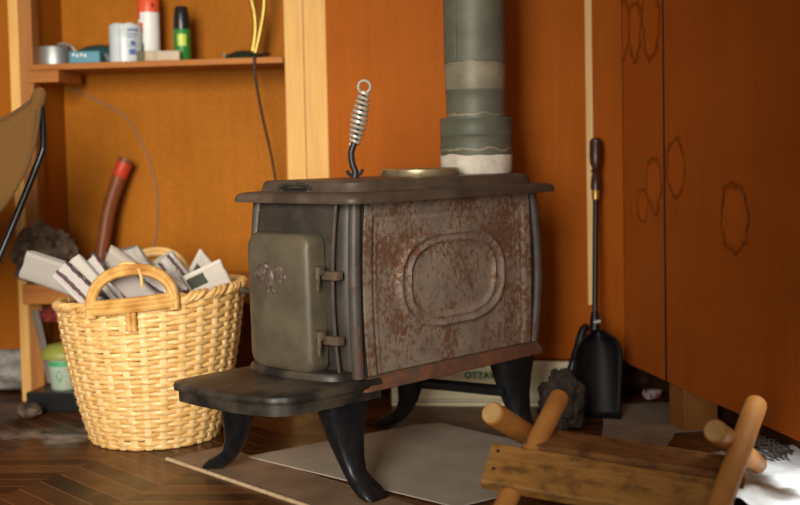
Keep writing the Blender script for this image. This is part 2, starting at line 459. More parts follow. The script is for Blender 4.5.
# firebox shell
b = B(); rings = []
for k in range(17):
    z = .236 + .356 * k / 16
    f = -.040 - .016 * bow(z); r = L + .014 + .026 * bow(z)
    out = []
    N = 10
    hw = HW - .004 + .006 * bow(z)
    for i in range(N + 1):           # front edge, left to right, bowed in plan
        t = -1 + 2 * i / N
        y = t * (hw - .03)
        out.append((f + .010 * t * t, y))
    for a in (25, 50, 75):
        out.append((f + .010 + .03 - .03 * math.cos(math.radians(a)), hw - .03 + .03 * math.sin(math.radians(a))))
    out.append((0, hw - .004)); out.append((L, hw - .004))
    for a in (75, 50, 25):
        out.append((r - .03 + .03 * math.cos(math.radians(a)), hw - .03 + .03 * math.sin(math.radians(a))))
    for i in range(N + 1):
        t = 1 - 2 * i / N
        out.append((r, t * (hw - .03)))
    for a in (25, 50, 75):
        out.append((r - .03 + .03 * math.cos(math.radians(a)), -(hw - .03 + .03 * math.sin(math.radians(a)))))
    out.append((L, -(hw - .004))); out.append((0, -(hw - .004)))
    for a in (75, 50, 25):
        out.append((f + .010 + .03 - .03 * math.cos(math.radians(a)), -(hw - .03 + .03 * math.sin(math.radians(a)))))
    rings.append([V((x, y, z)) for x, y in out])
b.loft(rings); b.obj('firebox', 'front', st, angle=50)

# side panels: raised border and oval medallion
def side_h(u, z):
    h = 0
    du = min(u - .004, .545 - u); dzt = .588 - z; dzb = z - .240
    edge = min(du, dzt)
    def bead(d, c, w): return math.exp(-((d - c) / w) ** 2)
    h += .0065 / (1 + math.exp((edge - .026) / .0018))        # raised frame at top and ends
    h += .0030 * bead(edge, .036, .0028)
    x = abs(u - .2785) / .1725; y = abs(z - .4165) / .1025
    q = (x ** 2.7 + y ** 2.7) ** (1 / 2.7) if x + y > 0 else 0
    h += .0085 * bead(q, .965, .04)
    h += .0030 / (1 + math.exp((q - .93) / .02))
    h -= .0035 / (1 + math.exp((q - .80) / .018))
    h += .0060 * bead(q, .80, .028)
    h += .003 * max(0, 1 - q / .75)
    return h
for sgn in (-1, 1):
    b = B(); nu, nz = 130, 84
    rows = []
    for j in range(nz + 1):
        z = .240 + .348 * j / nz
        u0 = .003 - .010 * bow(z); u1 = .541 + .006 * bow(z)
        rows.append([b.bm.verts.new((u0 + (u1 - u0) * i / nu, sgn * (HW + .001 + side_h(.004 + .541 * i / nu, z)), z)) for i in range(nu + 1)])
    for j in range(nz):
        for i in range(nu):
            b.bm.faces.new((rows[j][i], rows[j][i + 1], rows[j + 1][i + 1], rows[j + 1][i]))
    # rim back to the shell
    loop = rows[0] + [r[-1] for r in rows[1:]] + rows[-1][-2::-1] + [r[0] for r in rows[-2:0:-1]]
    back = [b.bm.verts.new((v.co.x, sgn * (HW - .006), v.co.z)) for v in loop]
    for i in range(len(loop)):
        j = (i + 1) % len(loop)
        b.bm.faces.new((loop[i], loop[j], back[j], back[i]))
    b.obj('side_panel', 'rust', st, angle=60)
    # corner column and tie strip at the front, second column at the rear
    for xx, rr, mm in ((-.017, .013, 'rust_col'), (L + .012, .012, 'rust_col')):
        pth = []
        for k in range(15):
            z = .238 + .352 * k / 14
            pth.append((xx + (-.010 if xx < .1 else .016) * bow(z), sgn * (HW - .004 + .004 * bow(z)), z))
        b = B(); b.tube(pth, rr, 12); b.obj('corner_column', mm, st)
    b = B(); b.tube([(-.002 - .010 * bow(.238 + .352 * k / 14), sgn * (HW + .003), .238 + .352 * k / 14) for k in range(15)], .0032, 8)
    b.obj('tie_rod', 'iron', st)

# top plate: wide flange with turned-down edge, then a raised slab
b = B(); rings = []
fx0, fx1, fy = -.065, .622, .190
cx, hx = (fx0 + fx1) / 2, (fx1 - fx0) / 2
def rr_(inset, z, r): return [V((x, y, z)) for x, y in rrect(cx, 0, hx - inset, fy - inset, r)]
for ins, z, r in ((.014, .592, .03), (.001, .590, .03), (0, .594, .03), (.0015, .602, .03), (.006, .6075, .03), (.012, .610, .03), (.037, .6125, .04),
                  (.040, .620, .04), (.042, .630, .04), (.047, .6345, .04), (.10, .6355, .04)):
    rings.append(rr_(ins, z, r))
b.loft(rings); b.obj('top_plate', 'iron_top', st, angle=35)
b = B(); b.tube([(-.028, .020 + .05 * math.cos(a), .616 + .012 * math.sin(a)) for a in [PI * k / 10 for k in range(11)]], .004, 8)
b.obj('lifting_lug', 'iron_dust', st)
b = B(); b.box((-.0265, .02, .6165), (.004, .075, .008), bev=.0015); b.obj('slot', 'black', st, smooth=False)
b = B(); b.lathe([(.088, .634), (.090, .637), (.090, .650), (.086, .653), (.0, .654)][:4], 48, c=(.325, -.015))
b.obj('cooking_lid', 'brassy', st)

# base rim and hearth apron
b = B(); cx2 = (-.02 + .586) / 2; hx2 = (.586 + .02) / 2
b.loft([[V((x, y, z)) for x, y in rrect(cx2, 0, hx2 + d, .166 + d, .02)] for d, z in ((-.02, .208), (-.004, .208), (.003, .211), (.001, .220), (-.003, .231), (-.012, .238))])
b.obj('base_rim', 'rust_rim', st, angle=45)
out = [(.03, -.166), (-.06, -.165), (-.16, -.162), (-.205, -.156), (-.236, -.130), (-.252, -.085), (-.260, -.04), (-.264, .03), (-.262, .10), (-.258, .142), (-.243, .164), (-.20, .168), (-.06, .167), (.03, .166)]
def dens(o, k=3):
    r = []
    for i in range(len(o)):
        a, c = o[i], o[(i + 1) % len(o)]
        for j in range(k): r.append((a[0] + (c[0] - a[0]) * j / k, a[1] + (c[1] - a[1]) * j / k))
    return r
od = dens(out)
def sc(f, z, dx=0):
    return [V((.03 + (x - .03) * f + dx, y * f, z)) for x, y in od]
b = B(); b.loft([sc(.92, .194), sc(.97, .194), sc(.972, .216), sc(1.0, .218), sc(1.005, .224), sc(.993, .231), sc(.955, .2345), sc(.85, .236), sc(.5, .2385)])
b.obj('hearth_apron', 'iron_dust', st, angle=40)
b = B(); so = []
for k in range(25):
    a = PI / 2 + PI * k / 24
    so.append((-.055 + .052 * math.cos(a) * 1.0, .128 * math.sin(a) if abs(math.sin(a)) < .999 else .128 * math.sin(a)))
so = [(-.02, .135)] + [(-.048 - .052 * math.cos(t), .135 * math.sin(t)) for t in [math.radians(88 - 176 * k / 24) for k in range(25)]] + [(-.02, -.135)]
def scs(f, z): return [V((-.02 + (x + .02) * f, y * f, z)) for x, y in so]
b.loft([scs(1.03, .236), scs(1.02, .246), scs(.985, .2515), scs(.9, .2525)]); b.obj('door_sill', 'iron_dust', st)

# fire door
def door_front(y, z): return -.060 - .012 * bow(z) + .16 * y * y * .5
dcy, dcz, dhy, dhz = .003, .389, .094, .141
b = B(); rings = []
for sc_, dep in ((1.0, -.016), (1.0, .020), (.988, .025), (.965, .029), (.91, .0315), (.75, .034), (.5, .036), (.25, .037), (.04, .037)):
    ring = []
    for y, z in rrect(dcy, dcz, dhy, dhz, .026, 8):
        yy = dcy + (y - dcy) * sc_ if sc_ < .9 else dcy + (y - dcy) - math.copysign((1 - sc_) * dhz, y - dcy)
        zz = dcz + (z - dcz) * sc_ if sc_ < .9 else dcz + (z - dcz) - math.copysign((1 - sc_) * dhz, z - dcz)
        x = (door_front(yy - .0, zz) if sc_ else 0) - dep
        ring.append(V((x, yy, zz)))
    rings.append(ring)
b.loft(rings); door = b.obj('fire_door', 'door', st, angle=40)
# bird emblem
b = B()
def blob(c, r, rot=0):
    m = Matrix.Translation(V(c)) @ Matrix.Rotation(rot, 4, 'X') @ Matrix.Diagonal((*r, 1))
    x = bmesh.ops.create_uvsphere(b.bm, u_segments=12, v_segments=8, radius=1)
    bmesh.ops.transform(b.bm, matrix=m, verts=x['verts'])
ey, ez = .014, .446; ex = door_front(ey, ez) - .034
def e(dy, dz, ry, rz, rot=0, rx=.005): blob((ex, ey - dy * 2.1, ez + dz * 2.0), (rx * 1.3, ry * 2.1, rz * 2.0), rot)
e(0, -.004, .0075, .0125, .25, .007); e(-.004, .0085, .0042, .0042, 0, .007); e(-.0078, .0075, .003, .0016, .3, .005)
for sd in (-1, 1):
    e(sd * .0105, .0035, .0095, .0058, -sd * .45, .0045); e(sd * .0165, -.0005, .0085, .0048, sd * .15, .004); e(sd * .0125, -.004, .0075, .004, sd * .5, .0035)
e(.0045, -.0155, .0055, .0038, .5, .004); e(-.0035, -.0165, .005, .0035, -.4, .004)
b.obj('emblem', 'emblem', door)
# latch at the left edge and hinges at the right edge
b = B(); b.tube([(-.070, .088, .405), (-.078, .122, .404), (-.080, .132, .403)], [.006, .006, .008], 10); b.tube([(-.080, .130, .411), (-.080, .130, .392)], [.005, .004], 8)
b.obj('door_latch', 'iron_dust', door)
for hz in (.452, .322):
    b = B(); b.box((-.078, -.098, hz + .006), (.016, .028, .018), bev=.003)
    b.box((-.062, -.122, hz - .004), (.020, .046, .018), bev=.003)
    b.tube([(-.084, -.104, hz + .014), (-.084, -.104, hz - .024)], .0055, 10)
    b.tube([(-.086, -.106, hz - .012), (-.092, -.112, hz - .034)], .003, 6)
    b.obj('hinge', 'hinge', door)
# flat recessed frame right of the door
b = B()
for yy in (-.118,):
    b.tube([(-.047 - .015 * bow(z), yy - .006, z) for z in [.242 + .345 * k / 12 for k in range(13)]], .0035, 8)
b.obj('front_bead', 'rust_col', st)

# legs
def leg(uc, sg, dy0, zf, toe, wf=1.0):
    b = B(); rings = []
    data = [(0, -.012, .224, .066, .040), (0, -.010, .196, .062, .038), (.002, -.010, .160, .052, .033), (.004, -.006, .120, .041, .027),
            (.006, .004, .080, .031, .021), (.006, .016, .052, .025, .018), (.006, .036, .032, .026, .019), (.006, .056, .019, .030, .017), (.006, .072, .010, .030, .012), (.006, .082, .004, .024, .005)]
    for i, (du, dv, z, a, t) in enumerate(data):
        # section tilts toward the toe near the floor
        tl = max(0, min(1, (.06 - z) / .05)) * 1.0
        ring = []
        for k in range(16):
            an = 2 * PI * k / 16
            cu = math.copysign(abs(math.cos(an)) ** .75, math.cos(an)) * a; cv = math.copysign(abs(math.sin(an)) ** .75, math.sin(an)) * t
            zz = z + cv * math.sin(tl) * .9
            ring.append(V((uc + du + cu * wf, sg * (.130 + dy0 + dv * (toe if dv > .01 else 1) + cv * math.cos(tl)), max(zf, zz))))
        rings.append(ring)
    b.loft(rings); b.obj('leg', 'iron_leg', st, angle=60)
leg(-.040, -1, 0, .0072, 1); leg(-.088, 1, .034, .0045, 1.25, .74); leg(.516, -1, 0, .0074, 1); leg(.440, 1, .014, .0072, 1.3, .8)
b = B(); b.tube([(.455, .13, .124), (.480, -.13, .130)], .0135, 12); b.obj('leg_brace', 'iron_leg', st)

# lid lifter with coiled wire grip, standing in the top
LX = STV + Matrix.Rotation(UA, 3, 'Z') @ V((.176, .047, 0))
lf = thing('lid_lifter', 'lid lifter with coiled wire grip standing upright on the stove top', 'lid lifter', (LX.x, LX.y, .6358))
b = B(); b.tube(smoothpath([(0, 0, 0), (.002, 0, .012), (-.004, 0, .030), (-.006, 0, .055), (.002, 0, .078)]), .0075, 10)
b.tube(smoothpath([(-.016, 0, .016), (-.012, 0, .008), (0, 0, .004), (.012, 0, .008), (.019, 0, .018)]), [.004] * 24 + [.004], 8)
b.obj('shank', 'iron', lf)
ax0, ax1 = V((.001, 0, .072)), V((.026, 0, .188))
b = B(); pts = []; rad = []
dirv = (ax1 - ax0).normalized(); sx = dirv.cross(V((0, 1, 0))).normalized()
turns = 11
for k in range(turns * 14 + 1):
    t = k / (turns * 14); an = 2 * PI * turns * t
    R_ = .0085 + .0065 * math.sin(PI * min(1, t * 1.05)) + .002 * t
    pts.append(ax0 + (ax1 - ax0) * t + (sx * math.cos(an) + V((0, 1, 0)) * math.sin(an)) * R_)
b.tube(pts, .0037, 7); b.obj('coil_grip', 'chrome', lf)
b = B(); b.tube([ax0 - dirv * .01, ax1], .0035, 8); b.obj('core_rod', 'iron', lf)
b = B(); rc = ax1 + V((.0, 0, .012))
b.tube([rc + V((.0135 * math.cos(2 * PI * k / 20), 0, .0135 * math.sin(2 * PI * k / 20))) for k in range(20)] + [rc + V((.0135, .002, 0))], .0032, 8)
b.obj('end_ring', 'chrome', lf)

# stovepipe
PX = STV + Matrix.Rotation(UA, 3, 'Z') @ V((.515, -.025, 0))
sp = thing('stovepipe', 'dull green-grey stovepipe rising from the back of the stove', 'stovepipe', (PX.x, PX.y, .6358))
def pz(z): return z - .6358
b = B(); b.lathe([(.0725, pz(.897)), (.0735, pz(.90)), (.0730, pz(.905)), (.0720, pz(1.6))], 48); b.obj('upper_pipe', 'pipe', sp)
b = B(); b.tube([(-.047, -.0565, pz(.905)), (-.046, -.0555, pz(1.6))], .0035, 6); b.obj('pipe_seam', 'pipe', sp)
b = B(); b.lathe([(.0705, pz(.832)), (.0715, pz(.836)), (.0720, pz(.86)), (.0725, pz(.888)), (.0710, pz(.897))], 48); b.obj('joint_band', 'pipe_tan', sp)
b = B(); b.lathe([(.0700, pz(.760)), (.0700, pz(.80)), (.0702, pz(.826)), (.0718, pz(.829)), (.0718, pz(.834))], 48); b.obj('lower_pipe', 'pipe', sp)
b = B(); b.lathe([(.0835, pz(.668)), (.0845, pz(.672)), (.0850, pz(.700)), (.0845, pz(.722)), (.0870, pz(.726)), (.0845, pz(.730)), (.0850, pz(.762)), (.0865, pz(.764)), (.0865, pz(.767)), (.060, pz(.767))], 48)
b.obj('collar', 'pipe', sp)
b = B(); ring = []
for z, r in ((.6358, .082), (.645, .085), (.660, .0852), (.673, .0858), (.680, .0855)):
    ring.append([V(((r + .0012 * noise.noise(V((math.cos(a) * 3, math.sin(a) * 3, z * 40)))) * math.cos(a), (r + .0012 * noise.noise(V((math.cos(a) * 3, math.sin(a) * 3, z * 40)))) * math.sin(a),
                    pz(z) + (.006 * noise.noise(V((math.cos(a) * 2, math.sin(a) * 2, 5.))) if z > .67 else 0))) for a in [2 * PI * k / 48 for k in range(48)]])
b.loft(ring); b.obj('cement_joint', 'cement', sp)
# tan tide marks round the pipe
for nm, z, r, amp in (('tide_mark', .893, .0727, .006), ('tide_mark', .774, .0701, .004), ('tide_mark', .693, .0858, .006)):
    b = B(); rr2 = []
    for k in range(60):
        a = 2 * PI * k / 60; n1 = noise.noise(V((math.cos(a) * 2.2, math.sin(a) * 2.2, z * 9)))
        rr2.append((a, z + amp * n1 * 1.6, .0022 + .0022 * abs(noise.noise(V((math.cos(a) * 5, math.sin(a) * 5, z))))))
    b.loft([[V(((r) * math.cos(a), (r) * math.sin(a), pz(zz - w))) for a, zz, w in rr2], [V(((r + .0004) * math.cos(a), (r + .0004) * math.sin(a), pz(zz))) for a, zz, w in rr2],
            [V(((r) * math.cos(a), (r) * math.sin(a), pz(zz + w))) for a, zz, w in rr2]], cap=False)
    b.obj(nm, 'pipe_tan', sp)

# ------------------------------------------------------------------ floor coverings under the stove
def slab(name, pts, z0, z1, mat, label, cat, edge=None):
    b = B(); c = V((sum(p[0] for p in pts) / len(pts), sum(p[1] for p in pts) / len(pts), 0))
    b.prism([(p[0] - c.x, p[1] - c.y) for p in pts], 0, z1 - z0)
    o = b.obj(name, mat, smooth=False); o.location = (c.x, c.y, z0)
    return tag(o, label, cat)
d1 = V((.667, -.745, 0)); d2 = V((.745, .667, 0)); o0 = V((-.543, 2.704, 0))
mt = thing('floor_board', 'worn brown board with a pale raw edge under the front stove legs', 'board', o0)
b = B(); b.prism([tuple(p.to_2d()) for p in (d1 * 0 + d2 * .004, d1 * 1.05 + d2 * .004, d1 * 1.05 + d2 * .15, d2 * .15)], 0, .004); b.obj('panel', 'mat', mt, smooth=False)
b = B(); b.tube([d1 * t + V((0, 0, .0025)) for t in (0, .3, .6, 1.05)], .0045, 8); b.obj('raw_edge', 'mat_edge', mt)
q0 = V((-.357, 2.698, 0)); g1 = V((.807, .590, 0)); g2 = V((.733, -.680, 0))
slab('heat_sheet', [tuple(p.to_2d()) for p in (q0, q0 + g1 * .47, q0 + g1 * .53 + g2 * .03, q0 + g1 * .50 + g2 * .30, q0 + g1 * .48 + g2 * .62, q0 + g2 * .62)], .0042, .0068, 'sheet', 'large pale grey fireproof sheet lying on the floor under the stove', 'sheet')

# ------------------------------------------------------------------ basket
BC = V((-.617, 2.945, 0))
bk = thing('wicker_basket', 'tall honey-coloured wicker basket full of newspapers beside the stove', 'basket', BC)
BH = .352
def BR(z):
    t = z / BH
    return .151 + .073 * (t ** .85) + .006 * math.sin(PI * t)
def tilt(p, s=1.0):
    t = max(0, p.z / BH)
    return V((p.x, p.y, p.z + .085 * p.x * t * t))
NS = 30; SUB = 6; rows = 32
b = B()
for r in range(rows):
    z = .008 + (BH - .014) * r / (rows - 1)
    n = NS * SUB; ring_pts = []
    jit = random.uniform(-.0012, .0012)
    for k in range(n):
        a = 2 * PI * k / n
        off = .0036 * math.cos(NS * a / 2 + PI * r)
        zz = z + jit + .0016 * noise.noise(V((a * 3, r * 1.7, 0)))
        Rr = BR(z) + off + .0012 * noise.noise(V((a * 5, r * 2.3, 3)))
        hh = .0060 + .0012 * noise.noise(V((a * 4, r * 3.1, 9)))
        sec = []
        for q in range(6):
            t = 2 * PI * q / 6 + .3
            sec.append(tilt(V(((Rr + .0036 * math.cos(t)) * math.cos(a), (Rr + .0036 * math.cos(t)) * math.sin(a), zz + hh * math.sin(t)))))
        ring_pts.append(sec)
    vs = [[b.bm.verts.new(p) for p in s_] for s_ in ring_pts]
    for k in range(n):
        A_, B_ = vs[k], vs[(k + 1) % n]
        for q in range(6):
            q2 = (q + 1) % 6
            b.bm.faces.new((A_[q], A_[q2], B_[q2], B_[q]))
b.obj('woven_body', 'wicker', bk, angle=70)
b = B()
for k in range(NS):
    a = 2 * PI * k / NS
    a2 = a
    pth = [tilt(V((BR(z) * math.cos(a2), BR(z) * math.sin(a2), z))) for z in [.002 + (BH + .004) * i / 10 for i in range(11)]]
    rings = []
    tg = V((-math.sin(a2), math.cos(a2), 0)); rd = V((math.cos(a2), math.sin(a2), 0))
    for p in pth:
        rings.append([p + tg * .0080 * c_ + rd * .0046 * s_ for c_, s_ in ((-1, -.6), (-1, .6), (-.3, 1), (.3, 1), (1, .6), (1, -.6))])
    b.loft(rings)
b.obj('stakes', 'wicker_stake', bk)
b = B(); b.lathe([(.150, .004), (.150, .012)], 40); b.obj('base', 'wicker', bk)
# rim: two twisted strands
b = B()
for ph in (0, PI, PI / 2):
    pts = []
    for k in range(241):
        a = 2 * PI * k / 240; w = 22 * a + ph
        pts.append(tilt(V(((BR(BH) + .007 * math.cos(w)) * math.cos(a), (BR(BH) + .007 * math.cos(w)) * math.sin(a), BH + .004 + .007 * math.sin(w)))))
    b.tube(pts, .0065, 7)
b.obj('rim', 'wicker', bk)
def handle(ac, front):
    sgn = -1 if front else 1
    R0 = BR(BH) + (.012 if front else .0)
    W_ = .094 if front else .085; Hh = .084 if front else .090
    for o_ in (0, 1):
        b = B(); pts = []; 
        n = 26
        for k in range(n + 1):
            t = PI * k / n
            dx = (W_ + .008 * o_) * math.cos(t) * -1
            ang = dx / R0
            zz = BH - .004 + (Hh + .011 * o_) * (max(0, math.sin(t)) ** .8)
            a = ac + ang * (1 if front else -1)
            rr3 = R0 + .003 * o_
            pts.append(tilt(V((rr3 * math.cos(a), rr3 * math.sin(a), BH))) + V((0, 0, zz - BH)))
        # tails plunge into the weave
        p0 = pts[0].copy(); p1 = pts[-1].copy()
        pts = [p0 + V((0, 0, -.014))] + pts + [p1 + V((0, 0, -.014))]
        b.tube(smoothpath(pts, 2), .0095 if o_ == 0 else .008, 9)
        if o_ == 0:
            h0 = b.obj('handle', 'cane' if front else 'cane_light', bk)
        else:
            b.obj('handle_wrap', 'cane' if front else 'cane_light', h0)
    return h0
fh = handle(-PI / 2 + .005, True)
bh = handle(PI / 2 + .17, False)
# wrapped binding below the front handle
b = B()
for dz, wd in ((-.006, .088), (.006, .096), (.014, .080)):
    pts = [tilt(V(((BR(BH) + .016) * math.cos(-PI / 2 + .005 + x / .22), (BR(BH) + .016) * math.sin(-PI / 2 + .005 + x / .22), BH + dz))) for x in [-wd + 2 * wd * k / 12 for k in range(13)]]
    b.tube(pts, .008, 8)
for x0 in (-.005, .006):
    b.tube([tilt(V(((BR(z) + .013) * math.cos(-PI / 2 + .005 + x0 / .22), (BR(z) + .013) * math.sin(-PI / 2 + .005 + x0 / .22), z))) for z in (BH + .016, BH - .01, BH - .03, BH - .055)], .0062, 7)
b.obj('binding', 'cane', fh)
b = B(); b.tube(smoothpath([V((-.030, -.232, BH + .088)), V((-.008, -.238, BH + .100)), V((.016, -.240, BH + .096)), V((.028, -.243, BH + .074)), V((.031, -.246, BH + .045))]), [.004] * 24 + [.002], 6)
b.obj('loose_end', 'cane_light', fh)

# ------------------------------------------------------------------ newspapers
def newspaper(label, pos, rot, w, h, folds, mat, gap=.010, curl=.02, skew=0):
    b = B(); bm = b.bm
    prof = []
    y = 0
    for f in range(folds):
        g = gap * (.7 + .6 * random.random())
        for k in range(7): prof.append((y + .004 * math.sin(PI * k / 6), h * k / 6 * (1 - .03 * f)))
        for k in range(1, 6):
            a = PI * k / 6
            prof.append((y + g / 2 - g / 2 * math.cos(a), h * (1 - .03 * f) + g / 2 * math.sin(a)))
        for k in range(7): prof.append((y + g + .004 * math.sin(PI * k / 6), h * (1 - k / 6) * (1 - .03 * f)))
        y += g * 1.6
    nx = 9; uvl = bm.loops.layers.uv.new('UVMap'); grid = []
    acc = [0]
    for i in range(1, len(prof)): acc.append(acc[-1] + math.hypot(prof[i][0] - prof[i - 1][0], prof[i][1] - prof[i - 1][1]))
    sd = random.random() * 50
    for i, (py, pzv) in enumerate(prof):
        row = []
        for j in range(nx):
            t = j / (nx - 1)
            x = (t - .5) * w
            dy = curl * (4 * (t - .5) ** 2) * (pzv / h) + .004 * noise.noise(V((t * 2.5, pzv * 9, sd)))
            dz = skew * x * (pzv / h) + .004 * noise.noise(V((t * 3, sd, i // 19)))
            row.append(bm.verts.new((x + .006 * noise.noise(V((i // 19, sd, 2))), py + dy, pzv + dz)))
        grid.append(row)
    for i in range(len(prof) - 1):
        for j in range(nx - 1):
            f = bm.faces.new((grid[i][j], grid[i][j + 1], grid[i + 1][j + 1], grid[i + 1][j]))
            uv = [(j, i), (j + 1, i), (j + 1, i + 1), (j, i + 1)]
            for lp, (uj, ui) in zip(f.loops, uv): lp[uvl].uv = (uj / (nx - 1) * w, acc[ui] )
    b.xf(Matrix.Translation((0, -y / 2, -h * .5)))
    o = b.obj('newspaper', mat, angle=80)
    md = o.modifiers.new('thick', 'SOLIDIFY'); md.thickness = .0014; md.offset = 0
    o.location = BC + V(pos); o.rotation_euler = [math.radians(a) for a in rot]
    tag(o, label, 'newspaper', 'newspapers in the wicker basket')
    return o
def stand(label, x, y, z, lean, w, h, folds, mat, gap=.007, skew=0):
    """x, z: middle of the upper edge above the basket, y: how far back it stands"""
    a = math.radians(lean)
    newspaper(label, (x + math.sin(a) * h / 2, y, z - math.cos(a) * h / 2), (0, -lean, 0), w, h, folds, mat, gap, .004, skew)
stand('narrow white newspaper with dark stripes leaning left at the front of the basket', -.185, -.130, .430, 44, .050, .145, 2, 'paper_b')
stand('white newspaper fanned just behind the striped one', -.165, -.100, .448, 39, .052, .17, 2, 'paper_c')
stand('third pale newspaper of the left fan, steepest of them', -.135, -.068, .442, 33, .050, .17, 2, 'paper_b', .007, .2)
stand('dull grey folded newspaper whose rounded end sticks out furthest left of the basket', -.296, -.032, .436, 70, .070, .19, 2, 'paper_a', .010)
stand('crumpled grey newspaper standing left of the handles', -.105, .004, .440, 52, .075, .17, 2, 'paper_d', .010, .25)
stand('second grey newspaper behind the crumpled one, leaning less', -.075, .036, .452, 30, .085, .17, 2, 'paper_a', .008, -.2)
stand('folded grey newspaper seen through the front handle', -.040, -.160, .420, 44, .055, .12, 2, 'paper_a')
stand('pale newspaper with dark stripes seen through the front handle', -.005, -.128, .418, 58, .060, .12, 2, 'paper_b')
stand('dark-striped newspaper behind the top of the front handle', .005, .070, .420, 38, .09, .15, 2, 'paper_b')
stand('newspaper slanting down to the right behind the front handle', .055, .100, .412, -62, .09, .15, 2, 'paper_d')
stand('rumpled pale newspaper lying low to the right of the front handle', .090, -.098, .402, -64, .06, .12, 2, 'paper_a')
stand('white newspaper with a pointed corner standing tallest at the right rim', .128, .130, .415, -30, .085, .10, 1, 'paper_c', .008, -.35)
stand('white newspaper with a dark printed box at the right rim', .190, -.060, .410, -66, .062, .12, 1, 'paper_c', .008)

# ------------------------------------------------------------------ things on the shelf
SZ = .9585
pot = thing('metal_pot', 'small aluminium pot at the left end of the shelf', 'pot', wl(.082, .085, SZ))
b = B(); b.lathe([(.040, 0), (.046, .003), (.047, .052), (.048, .054), (.045, .054), (.044, .006), (.02, .005)], 36); b.obj('body', 'alu', pot)
cb = B(); p0 = wl(.11, .05, SZ)
cb.tube(smoothpath([V(p) for p in ((0, 0, .059), (.02, -.004, .060), (.042, -.012, .050), (.056, -.016, .028), (.062, -.02, .005))]), .0035, 8)
o = cb.obj('grey_cable', 'alu'); o.location = p0; tag(o, 'short pale cable arching from the pot to the teal box', 'cable')
o_ = B(); o_.lathe([(.050, 0), (.058, .004), (.062, .022), (.055, .036), (.034, .046), (.01, .050)], 36)
o = o_.obj('teal_case', 'teal'); o.scale = (1.2, .75, 1.25); o.location = wl(.200, .135, SZ); o.rotation_euler[2] = WANG
tag(o, 'dark teal domed plastic case behind the light blue box', 'case')
tb = thing('blue_box', 'small light blue carton in front of the dark teal case', 'box', wl(.200, .03, SZ), WANG + .1)
b = B(); b.box((0, 0, .017), (.088, .045, .034), bev=.003); b.obj('carton', 'teal_light', tb, smooth=False)
b = B()
for k in range(4): b.box((-.030 + .011 * k, -.0228, .024 - .003 * (k % 2)), (.005, .0008, .008))
b.obj('print', 'white', tb, smooth=False)
cn = thing('white_tin', 'wide white tin with blue print in the middle of the shelf', 'tin', wl(.300, .075, SZ))
b = B(); b.lathe([(.043, 0), (.046, .003), (.0455, .055), (.0455, .106), (.043, .109), (.041, .107)], 40); b.obj('body', 'white_can', cn)
b = B()
for zz, hh_, a0, a1 in ((.092, .006, -70, -28), (.080, .003, -72, -30), (.072, .003, -70, -36), (.055, .012, -60, -40), (.030, .016, -66, -40), (.046, .002, -70, -32)):
    pts = [(math.radians(a0 + (a1 - a0) * k / 8)) for k in range(9)]
    b.loft([[V((.0462 * math.cos(a), .0462 * math.sin(a), zz - hh_ / 2)) for a in pts], [V((.0462 * math.cos(a), .0462 * math.sin(a), zz + hh_ / 2)) for a in pts]], cap=False, closed=False)
a_ = math.radians(-98)
b.tube([(.0458 * math.cos(a_), .0458 * math.sin(a_), .004), (.0458 * math.cos(a_), .0458 * math.sin(a_), .105)], .0008, 5)
b.obj('print', 'blue_ink', cn)
b = B()
for dx, dy in ((-.02, -.008), (.014, -.012), (.0, .014)):
    x = bmesh.ops.create_icosphere(b.bm, subdivisions=2, radius=.016); bmesh.ops.transform(b.bm, matrix=Matrix.Translation((dx, dy, .106)) @ Matrix.Diagonal((1.2, 1, .6, 1)), verts=x['verts'])
b.obj('filling', 'cream', cn)
sc1 = thing('spray_can', 'tall red and white spray can behind the white tin', 'spray can', wl(.352, .13, SZ))
b = B(); b.lathe([(.029, 0), (.031, .003), (.031, .150)], 32); b.obj('body', 'white', sc1)
b = B(); b.lathe([(.0313, .148), (.0313, .19), (.028, .196), (.022, .203), (.022, .225), (.018, .23)], 32); b.obj('top_band', 'orange_red', sc1)
def patch(b, r, a0, a1, z0, z1, k=8):
    an = [math.radians(a0 + (a1 - a0) * i / k) for i in range(k + 1)]
    b.loft([[V((r * math.cos(a), r * math.sin(a), z0)) for a in an], [V((r * math.cos(a), r * math.sin(a), z1)) for a in an]], cap=False, closed=False)
b = B(); patch(b, .0315, -178, -112, .088, .118); patch(b, .0315, -178, -130, .128, .15); b.obj('red_patch', 'orange_red', sc1)
b = B(); patch(b, .0315, -150, -108, .030, .058); b.obj('green_patch', 'green', sc1)
b = B(); patch(b, .0315, -62, -50, .162, .172); b.obj('symbol', 'black', sc1)
gc = thing('green_spray_can', 'green spray can with a black cap on the shelf', 'spray can', wl(.462, .09, SZ)); gc.scale = (1.1, 1.1, 1.12)
b = B(); b.lathe([(.020, 0), (.022, .003), (.022, .080), (.021, .083)], 32); b.obj('body', 'green', gc)
b = B(); b.lathe([(.0215, .083), (.0215, .100), (.0195, .120), (.0165, .138), (.014, .141)], 32); b.obj('cap', 'black', gc)
b = B(); pts = []
patch(b, .0224, -112, -52, .040, .070); b.obj('label_print', 'yellow', gc)
mb = thing('small_carton', 'flat tan carton lying between the white tin and green can', 'box', wl(.412, .035, SZ), WANG + .2)
b = B(); b.box((0, 0, .014), (.118, .055, .028), bev=.002); b.obj('carton', 'card', mb, smooth=False)
b = B(); b.box((-.048, -.0005, .014), (.0235, .0565, .0285), bev=.002); b.obj('dark_end', 'card_dark', mb, smooth=False)
